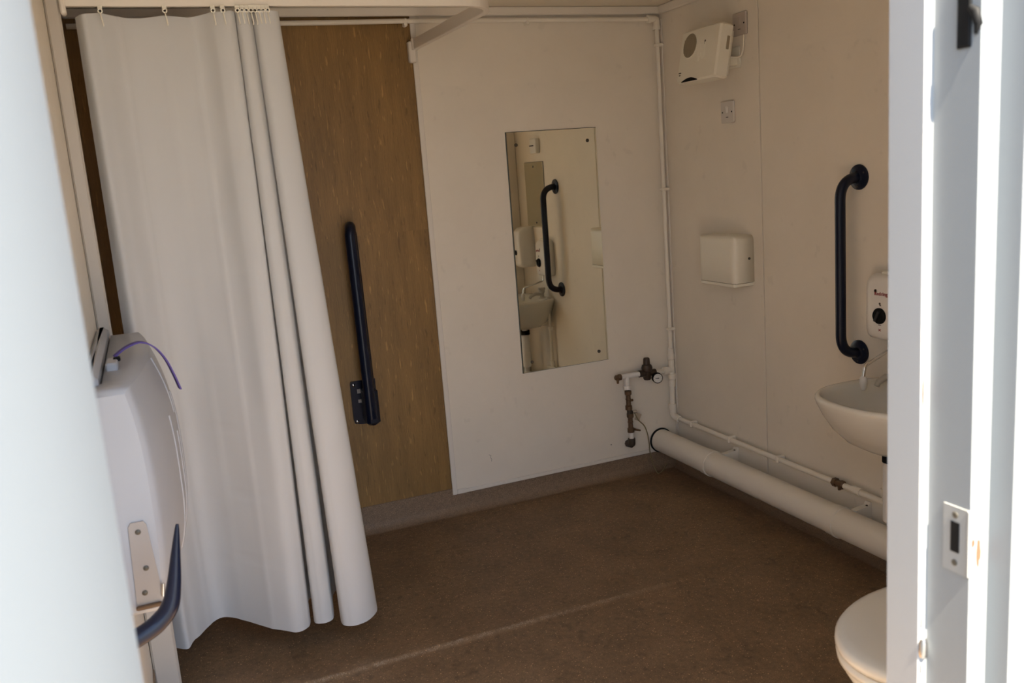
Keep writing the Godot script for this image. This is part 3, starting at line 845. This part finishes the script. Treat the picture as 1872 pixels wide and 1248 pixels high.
	put(MB.new().tube([Vector3(-0.273, 0.224, 0.050), Vector3(-0.273, 0.184, 0.050)], 0.0115, 12), "tail_pipe", M.white, v)
	put(MB.new().tube(fillet([Vector3(-0.273, 0.192, 0.050), Vector3(-0.273, 0.162, 0.050), Vector3(-0.273, 0.158, 0.012)], 0.012, 5), 0.0175, 8, -1), "elbow", M.brass_dark, v)
	var wire := Curve3D.new()
	var wp := [Vector3(-0.262, 0.325, 0.062), Vector3(-0.240, 0.278, 0.064), Vector3(-0.210, 0.245, 0.064), Vector3(-0.193, 0.200, 0.062), Vector3(-0.184, 0.150, 0.058), Vector3(-0.178, 0.100, 0.052), Vector3(-0.168, 0.045, 0.060), Vector3(-0.155, 0.004, 0.075), Vector3(-0.118, 0.012, 0.065), Vector3(-0.090, 0.034, 0.055)]
	for i in wp.size():
		var tg: Vector3 = (wp[mini(i + 1, wp.size() - 1)] - wp[maxi(i - 1, 0)]) / 6.0
		wire.add_point(wp[i], -tg, tg)
	put(MB.new().tube(Array(wire.tessellate_even_length(4, 0.012)), 0.0028, 6), "earth_wire", M.wire, v)

	# fat waste pipe on its brackets
	var w := thing("waste_pipe", "fat cream waste pipe running low along the right wall", "pipe", Vector3(-0.09, 0.08, 0.9))
	var cx := -0.092
	var cy := 0.140
	put(MB.new().lathe([Vector2(0.054, 0.012), Vector2(0.054, 1.755)], Vector3(cx, cy, 0), Vector3.BACK, 40), "pipe_run", M.pipe, w)
	put(MB.new().lathe([Vector2(0.058, 0.009), Vector2(0.060, 0.011), Vector2(0.060, 0.016), Vector2(0.054, 0.018)], Vector3(cx, cy, 0), Vector3.BACK, 40), "wall_seal", M.black, w)
	for z in [0.42, 1.20]:
		put(MB.new().lathe([Vector2(0.0542, -0.026), Vector2(0.0562, -0.024), Vector2(0.0562, 0.008), Vector2(0.0580, 0.010), Vector2(0.0580, 0.022), Vector2(0.0542, 0.024)], Vector3(cx, cy, z), Vector3.BACK, 40), "coupling", M.pipe, w)
	for z in [0.487, 1.255]:
		var br := put(MB.new().prism(PackedVector2Array([Vector2(-0.003, 0.100), Vector2(-0.003, 0.212), Vector2(-0.010, 0.214), Vector2(-0.018, 0.202), Vector2(-0.075, 0.196), Vector2(-0.060, 0.150), Vector2(-0.036, 0.110)]), Vector3(0.002, 0, z - 0.012), Vector3.RIGHT, Vector3.UP, Vector3(0, 0, 0.024)), "bracket", M.pipe, w)
		put(MB.new().lathe([Vector2(0.006, 0), Vector2(0.005, 0.004), Vector2(0, 0.0045)], Vector3(-0.016, 0.199, z + 0.004), Vector3(-1, 0.3, 0), 10), "bolt", M.screw, br)


func spur_plate(label: String, y: float, z: float, m: Material, fused: bool) -> void:
	var s := thing("switch_plate", label, "switch", Vector3(0, y - 0.043, z))
	put(MB.new().box(Vector3(-0.0045, y, z), Vector3(0.009, 0.086, 0.086), 0.003), "plate", m, s)
	put(MB.new().box(Vector3(-0.0095, y + 0.010, z), Vector3(0.004, 0.026, 0.013), 0.001, Basis(Vector3.BACK, 0.12)), "rocker", M.white if not fused else m, s)
	for dz in [-0.030, 0.030]:
		put(MB.new().lathe([Vector2(0.0035, 0), Vector2(0.0035, 0.0006), Vector2(0, 0.0008)], Vector3(-0.009, y, z + dz), Vector3.LEFT, 8), "screw", M.black, s)
	put(MB.new().box(Vector3(-0.0092, y - 0.020, z), Vector3(0.0008, 0.003, 0.016), 0.0002), "mark", M.screw, s)


func right_wall_fittings() -> void:
	spur_plate("white switch plate below the fan heater", 1.627, 0.497, M.switch, false)
	spur_plate("grey switch plate beside the fan heater, wired to it", 1.951, 0.590, M.grey_plate, true)

	# fan heater tilted on its bracket
	var fh := thing("fan_heater", "cream fan heater tilted high on the right wall", "heater", Vector3(-0.08, 1.74, 0.5))
	var b := Basis(Vector3.BACK, -0.20)      # the foot stands further out than the head
	var c := Vector3(-0.108, 1.850, 0.497)
	put(MB.new().box(c, Vector3(0.062, 0.205, 0.265), 0.007, b), "body", M.plastic, fh)
	put(MB.new().box(c + b * Vector3(0.036, 0, 0.004), Vector3(0.018, 0.170, 0.225), 0.004, b), "rear_shell", M.plastic, fh)
	var gc := c + b * Vector3(-0.0305, 0.040, -0.062)
	var gr := put(MB.new().lathe([Vector2(0.047, 0), Vector2(0.047, 0.0012), Vector2(0, 0.0014)], gc, b * Vector3.LEFT, 32), "round_grille", M.grille, fh)
	put(MB.new().lathe([Vector2(0.0470, 0), Vector2(0.0500, 0), Vector2(0.0500, 0.003), Vector2(0.0470, 0.003), Vector2(0.0470, 0)], gc, b * Vector3.LEFT, 32), "rim", M.plastic, gr)
	for k in 11:
		var dz := -0.040 + 0.008 * k
		put(MB.new().box(gc + b * Vector3(-0.0016, 0, dz), Vector3(0.0016, 2.0 * sqrt(0.0475 * 0.0475 - dz * dz), 0.0026), 0.0004, b), "slat", M.grille, gr)
	for k in 7:
		put(MB.new().box(c + b * Vector3(-0.0310, 0.010, -0.006 + 0.008 * k), Vector3(0.0046, 0.090 - 0.005 * k, 0.0040), 0.0008, b), "louvre", M.plastic, fh)
	put(MB.new().box(c + b * Vector3(-0.0312, 0.040, 0.040), Vector3(0.003, 0.016, 0.006), 0.001, b), "indicator", M.black, fh)
	# curved air outlet along the bottom
	var slot := PackedVector2Array()
	for k in 9: slot.append(Vector2(-0.085 + 0.11 * k / 8.0, 0.006 + 0.012 * sin(PI * k / 8.0)))
	slot.append(Vector2(0.025, 0.003))
	slot.append(Vector2(-0.085, 0.003))
	put(MB.new().prism(slot, c + b * Vector3(-0.0308, -0.1045, -0.008), b * Vector3.BACK, b * Vector3.UP, b * Vector3(-0.001, 0, 0)), "air_outlet", M.black, fh)
	for q in [[0.0, 0.012], [-0.009, 0.008]]:
		put(MB.new().box(c + b * Vector3(-0.0310, -0.062 + q[0], -0.112), Vector3(0.0014, 0.0042, 0.018 if q[0] == 0.0 else 0.011), 0.0003, b), "logo", M.screw, fh)
	put(MB.new().box(Vector3(-0.038, 1.815, 0.545), Vector3(0.072, 0.034, 0.05), 0.004), "wall_bracket", M.plastic, fh)
	put(MB.new().box(Vector3(-0.003, 1.83, 0.545), Vector3(0.006, 0.08, 0.08), 0.002), "bracket_foot", M.plastic, fh)
	put(MB.new().box(c + b * Vector3(0.010, 0.03, 0.1335), Vector3(0.012, 0.050, 0.003), 0.001, b), "vent_slot", M.grille, fh)
	var cord := Curve3D.new()
	var cp := [Vector3(-0.060, 1.835, 0.570), Vector3(-0.030, 1.826, 0.590), Vector3(-0.012, 1.832, 0.602), Vector3(-0.008, 1.865, 0.612), Vector3(-0.007, 1.908, 0.615)]
	for i in cp.size():
		var tg: Vector3 = (cp[mini(i + 1, 4)] - cp[maxi(i - 1, 0)]) / 6.0
		cord.add_point(cp[i], -tg, tg)
	put(MB.new().tube(Array(cord.tessellate_even_length(4, 0.012)), 0.0038, 8), "power_cord", M.plastic, fh)

	# paper towel dispenser
	var pt := thing("towel_dispenser", "cream paper towel dispenser with rounded front edges", "dispenser", Vector3(-0.05, 0.932, 0.51))
	var outl := PackedVector2Array()
	for q in [[0.0, 0.0], [0.0, 0.250]]: outl.append(Vector2(q[0], q[1]))
	for k in 7:
		var a := PI / 2 * k / 6.0
		outl.append(Vector2(-0.070 - 0.028 * sin(a), 0.222 + 0.028 * cos(a)))
	for k in 7:
		var a2 := PI / 2 * k / 6.0
		outl.append(Vector2(-0.070 - 0.028 * cos(a2), 0.028 - 0.028 * sin(a2)))
	var rings := []
	for lay in [[0.948, 0.004], [0.951, 0.0], [1.120, 0.0], [1.134, 0.006], [1.138, 0.016]]:
		var ring := PackedVector3Array()
		for q in outl:
			var zz := clampf(q.y, lay[1], 0.250 - lay[1])
			ring.append(Vector3(minf(-0.0005, maxf(q.x, -0.098 + lay[1])), lay[0], 0.386 + zz))
		rings.append(ring)
	put(MB.new().loft(rings, 0), "cover", M.plastic, pt)
	rings = []
	for lay in [[0.932, 0.010], [0.935, 0.004], [0.946, 0.003]]:
		var ring := PackedVector3Array()
		for q in outl: ring.append(Vector3(minf(-0.0005, maxf(q.x, -0.098 + lay[1])), lay[0], 0.386 + clampf(q.y, lay[1], 0.250 - lay[1])))
		rings.append(ring)
	put(MB.new().loft(rings, -1), "paper_tray", M.plastic, pt)
	put(MB.new().box(Vector3(-0.046, 0.9475, 0.511), Vector3(0.088, 0.003, 0.236), 0.0005), "tray_gap", M.grille, pt)
	put(MB.new().lathe([Vector2(0.0055, 0), Vector2(0.0055, 0.002), Vector2(0.002, 0.0024)], Vector3(-0.024, 1.045, 0.636), Vector3.BACK, 12), "lock", M.screw, pt)

	# grab rail
	var g := thing("grab_rail", "dark blue upright grab rail with round flanges on the right wall", "grab rail", Vector3(0, 0.71, 1.21))
	var path := fillet([Vector3(-0.004, 1.352, 1.21), Vector3(-0.084, 1.352, 1.21), Vector3(-0.084, 0.750, 1.21), Vector3(-0.004, 0.750, 1.21)], 0.074, 12)
	put(MB.new().tube(path, 0.0175, 20), "tube", M.blue, g)
	for y in [1.352, 0.750]:
		var fl := put(MB.new().lathe([Vector2(0.042, 0), Vector2(0.043, 0.002), Vector2(0.042, 0.006), Vector2(0.034, 0.009), Vector2(0.022, 0.010), Vector2(0.019, 0.014)], Vector3(-0.0005, y, 1.21), Vector3.LEFT, 32), "flange", M.blue, g)
		for k in 3:
			var a := TAU * k / 3.0 + 0.5
			put(MB.new().lathe([Vector2(0.0042, 0), Vector2(0.003, 0.002), Vector2(0, 0.0022)], Vector3(-0.0085, y + 0.031 * sin(a), 1.21 + 0.031 * cos(a)), Vector3.LEFT, 8), "screw", M.screw, fl)

	# over-basin water heater with dial and swivel spout
	var h := thing("water_heater", "white hand-wash water heater with black dial and red lettering", "water heater", Vector3(-0.035, 0.815, 1.365))
	rings = []
	for lay in [[0.822, 0.70, 0.040], [0.826, 0.86, 0.056], [0.836, 0.95, 0.064], [0.86, 1.0, 0.067], [0.99, 1.0, 0.067], [1.012, 0.98, 0.063], [1.028, 0.90, 0.055], [1.036, 0.78, 0.045], [1.040, 0.60, 0.034]]:
		var ring := PackedVector3Array()
		for k in 17:
			var a := PI * k / 16.0
			var zz: float = 0.078 * lay[1] * signf(cos(a)) * pow(absf(cos(a)), 0.55)
			var xx: float = -lay[2] * pow(sin(a), 0.42)
			ring.append(Vector3(minf(xx, -0.0005), lay[0], 1.365 + zz))
		rings.append(ring)
	put(MB.new().loft(rings, 0), "casing", M.white, h)
	put(MB.new().box(Vector3(-0.022, 1.043, 1.375), Vector3(0.036, 0.012, 0.06), 0.004), "cap", M.plastic, h)
	var dl := put(MB.new().lathe([Vector2(0.0265, 0), Vector2(0.0265, 0.005), Vector2(0.0225, 0.010), Vector2(0.0, 0.0105)], Vector3(-0.0665, 0.905, 1.368), Vector3.LEFT, 28), "dial", M.black, h)
	put(MB.new().box(Vector3(-0.0805, 0.905, 1.368), Vector3(0.008, 0.040, 0.009), 0.002, Basis(Vector3.RIGHT, 0.5)), "grip", M.rubber, dl)
	var lt := TextMesh.new()
	var sf := SystemFont.new()
	sf.font_names = PackedStringArray(["Droid Sans"])
	sf.font_weight = 700
	lt.font = sf
	lt.text = "Redring"
	lt.font_size = 24
	lt.pixel_size = 0.00064
	lt.depth = 0.0008
	var lm := MeshInstance3D.new()
	lm.name = "lettering"
	lm.mesh = lt
	lm.material_override = M.red
	h.add_child(lm, true)
	lm.transform = Transform3D(Basis(Vector3.UP, -PI / 2), Vector3(-0.0676, 0.978, 1.374) - h.position)
	put(MB.new().lathe([Vector2(0.0052, 0), Vector2(0.0062, 0), Vector2(0.0062, 0.0006), Vector2(0.0052, 0.0006), Vector2(0.0052, 0)], Vector3(-0.0668, 0.986, 1.350), Vector3.LEFT, 20), "logo_ring", M.screw, h)
	put(MB.new().lathe([Vector2(0.004, 0), Vector2(0.004, 0.0006), Vector2(0, 0.0007)], Vector3(-0.0668, 0.9455, 1.368), Vector3.LEFT, 12), "symbol", M.screw, h)
	put(MB.new().box(Vector3(-0.0670, 0.9400, 1.370), Vector3(0.0008, 0.004, 0.006), 0.0002), "symbol", M.screw, h)
	put(MB.new().box(Vector3(-0.0670, 0.8745, 1.368), Vector3(0.0008, 0.0022, 0.012), 0.0002), "symbol", M.screw, h)
	for a in [0.6, -0.6]:
		put(MB.new().box(Vector3(-0.0672, 0.858, 1.368), Vector3(0.0008, 0.0022, 0.012), 0.0002, Basis(Vector3.RIGHT, a)), "symbol", M.red, h)
	put(MB.new().tube(fillet([Vector3(-0.040, 0.824, 1.385), Vector3(-0.042, 0.790, 1.385), Vector3(-0.165, 0.760, 1.405), Vector3(-0.172, 0.722, 1.406)], 0.022, 6), 0.0058, 12), "spout", M.chrome, h)
	put(MB.new().lathe([Vector2(0.0075, 0.0), Vector2(0.0115, -0.006), Vector2(0.0125, -0.022), Vector2(0.0095, -0.040), Vector2(0.0055, -0.046)], Vector3(-0.172, 0.726, 1.406), Vector3.UP, 16), "spray_nozzle", M.white, h)

	# seen in the large mirror: small mirror, soap dispenser, pull switch above the basin
	var sm := thing("small_mirror", "small rectangular mirror on the right wall above the basin", "mirror", Vector3(-0.003, 1.11, 1.495))
	put(MB.new().box(Vector3(-0.002, 1.306, 1.495), Vector3(0.003, 0.394, 0.27), 0.0005), "backing", M.mirror_edge, sm)
	put(MB.new().box(Vector3(-0.006, 1.306, 1.495), Vector3(0.005, 0.390, 0.266), 0.0008), "glass", M.mirror, sm)
	for y in [1.475, 1.137]:
		put(MB.new().lathe([Vector2(0.006, 0), Vector2(0.006, 0.002), Vector2(0, 0.004)], Vector3(-0.0085, y, 1.495), Vector3.LEFT, 12), "screw", M.screw, sm)
	var sd := thing("soap_dispenser", "tall rounded white soap dispenser beside the small mirror", "dispenser", Vector3(-0.05, 0.86, 1.62))
	rings = []
	for lay in [[0.862, 0.72, 0.080], [0.868, 0.9, 0.094], [0.885, 1.0, 0.104], [1.05, 1.0, 0.108], [1.085, 0.95, 0.100], [1.105, 0.8, 0.082], [1.112, 0.6, 0.06]]:
		var ring := PackedVector3Array()
		for k in 17:
			var a := PI * k / 16.0
			ring.append(Vector3(minf(-lay[2] * pow(sin(a), 0.4), -0.0005), lay[0], 1.625 + 0.062 * lay[1] * signf(cos(a)) * pow(absf(cos(a)), 0.5)))
		rings.append(ring)
	put(MB.new().loft(rings, 0), "casing", M.white, sd)
	put(MB.new().lathe([Vector2(0.016, 0), Vector2(0.016, 0.004), Vector2(0, 0.005)], Vector3(-0.105, 0.955, 1.625), Vector3.LEFT, 20), "window", M.black, sd)
	var ps := thing("isolator_switch", "small white isolator box above the small mirror", "switch", Vector3(-0.012, 1.55, 1.44))
	put(MB.new().box(Vector3(-0.013, 1.595, 1.44), Vector3(0.026, 0.088, 0.088), 0.004), "box", M.white, ps)
	put(MB.new().box(Vector3(-0.0275, 1.598, 1.455), Vector3(0.005, 0.006, 0.055), 0.001), "switch_slot", M.black, ps)


func basin() -> void:
	var s := thing("wash_basin", "white ceramic wall-hung wash basin on the right wall", "basin", Vector3(-0.18, 0.47, 1.505))
	var ring := func(kx: float, kz: float, y: float, sx: float) -> PackedVector3Array:
		var out := PackedVector3Array()
		for i in 56:
			var a := TAU * i / 56.0
			var cx := signf(cos(a)) * pow(absf(cos(a)), 0.78)
			var sz := signf(sin(a)) * pow(absf(sin(a)), 0.78)
			var x := -0.150 + sx + cx * 0.215 * kx
			out.append(Vector3(minf(x, -0.0015), y, 1.505 + sz * 0.215 * kz))
		return out
	var rings := []
	for q in [[0.28, 0.26, 0.495, 0.03], [0.46, 0.44, 0.504, 0.02], [0.64, 0.64, 0.530, 0.012], [0.80, 0.80, 0.572, 0.006], [0.91, 0.92, 0.618, 0.002], [0.975, 0.98, 0.652, 0.0], [1.0, 1.0, 0.668, 0.0], [0.998, 0.998, 0.676, 0.0], [0.975, 0.98, 0.682, 0.0], [0.93, 0.945, 0.683, -0.002], [0.80, 0.89, 0.679, -0.026], [0.745, 0.85, 0.667, -0.030], [0.70, 0.80, 0.640, -0.032], [0.62, 0.71, 0.602, -0.032], [0.50, 0.56, 0.570, -0.032], [0.30, 0.32, 0.552, -0.032], [0.10, 0.10, 0.548, -0.032]]:
		rings.append(ring.call(q[0], q[1], q[2], q[3]))
	put(MB.new().loft(rings, 0), "bowl", M.ceramic, s)
	put(MB.new().lathe([Vector2(0.020, 0.0), Vector2(0.020, 0.002), Vector2(0.012, 0.003), Vector2(0.010, 0.0015)], Vector3(-0.182, 0.549, 1.505), Vector3.UP, 20), "waste_ring", M.chrome, s)
	# pillar tap
	var t := MB.new()
	t.lathe([Vector2(0.022, 0.0), Vector2(0.022, 0.004), Vector2(0.014, 0.008), Vector2(0.013, 0.030), Vector2(0.018, 0.036), Vector2(0.020, 0.052), Vector2(0.015, 0.062), Vector2(0.006, 0.066)], Vector3(-0.042, 0.681, 1.415), Vector3.UP, 18)
	t.tube([Vector3(-0.045, 0.706, 1.415), Vector3(-0.085, 0.712, 1.415), Vector3(-0.118, 0.700, 1.415), Vector3(-0.126, 0.688, 1.415)], [0.011, 0.0105, 0.010, 0.009], 12)
	for k in 4:
		var a := TAU * k / 4.0 + 0.4
		t.tube([Vector3(-0.042, 0.738, 1.415), Vector3(-0.042 + 0.026 * cos(a), 0.740, 1.415 + 0.026 * sin(a))], [0.007, 0.006], 8)
	put(t, "pillar_tap", M.dull, s)
	# bottle trap and waste
	put(MB.new().lathe([Vector2(0.022, 0.25), Vector2(0.027, 0.256), Vector2(0.027, 0.44), Vector2(0.022, 0.45), Vector2(0.018, 0.455), Vector2(0.018, 0.50)], Vector3(-0.140, 0, 1.495), Vector3.UP, 20), "bottle_trap", M.white, s)
	put(MB.new().lathe([Vector2(0.030, 0.456), Vector2(0.030, 0.482)], Vector3(-0.140, 0, 1.495), Vector3.UP, 20), "trap_nut", M.black, s)
	put(MB.new().tube(fillet([Vector3(-0.140, 0.40, 1.495), Vector3(-0.140, 0.40, 1.600), Vector3(-0.10, 0.37, 1.610), Vector3(-0.095, 0.193, 1.610)], 0.03, 6), 0.017, 14), "outlet_pipe", M.white, s)
	put(MB.new().box(Vector3(-0.040, 0.555, 1.505), Vector3(0.075, 0.09, 0.22), 0.01), "hanger_bracket", M.ceramic, s)


func toilet() -> void:
	var s := thing("toilet", "white toilet with closed lid beside the door jamb", "toilet", Vector3(-0.75, 0, 2.345))
	var egg := func(k: float, y: float, dx: float, narrow: float) -> PackedVector3Array:
		var out := PackedVector3Array()
		for i in 56:
			var a := TAU * i / 56.0
			var cx := cos(a)
			var x: float = -0.82 + dx + (cx * 0.270 * k if cx < 0.0 else pow(cx, 0.62) * 0.20 * k)
			var sz := signf(sin(a)) * pow(absf(sin(a)), 1.0 if cx < 0.0 else 0.8)
			out.append(Vector3(x, y, 2.345 + sz * 0.198 * k * narrow))
		return out
	var rings := []
	for q in [[0.62, 0.002, 0.10, 0.72], [0.60, 0.05, 0.10, 0.72], [0.60, 0.14, 0.095, 0.74], [0.68, 0.22, 0.075, 0.80], [0.80, 0.30, 0.045, 0.90], [0.91, 0.37, 0.018, 0.96], [0.955, 0.410, 0.006, 0.99], [0.955, 0.424, 0.006, 0.99], [0.92, 0.428, 0.006, 0.99]]:
		rings.append(egg.call(q[0], q[1], q[2], q[3]))
	put(MB.new().loft(rings, 0), "pan", M.ceramic, s)
	rings = []
	for q in [[0.96, 0.430], [0.985, 0.433], [0.99, 0.444], [0.97, 0.450]]: rings.append(egg.call(q[0], q[1], 0.0, 1.0))
	put(MB.new().loft(rings, 0), "seat", M.ceramic, s)
	rings = []
	for q in [[0.955, 0.453], [0.99, 0.456], [1.0, 0.464], [0.995, 0.474], [0.97, 0.481], [0.90, 0.485], [0.70, 0.487], [0.40, 0.488]]: rings.append(egg.call(q[0], q[1], 0.0, 1.0))
	put(MB.new().loft(rings, 0), "lid", M.ceramic, s)
	put(MB.new().box(Vector3(-0.48, 0.215, 2.345), Vector3(0.36, 0.425, 0.22), 0.03), "pan_back", M.ceramic, s)
	for dz in [-0.08, 0.08]:
		put(MB.new().lathe([Vector2(0.014, 0.0), Vector2(0.014, 0.03)], Vector3(-0.600, 0.455, 2.345 + dz), Vector3.FORWARD if dz > 0 else Vector3.BACK, 14), "hinge", M.steel, s)
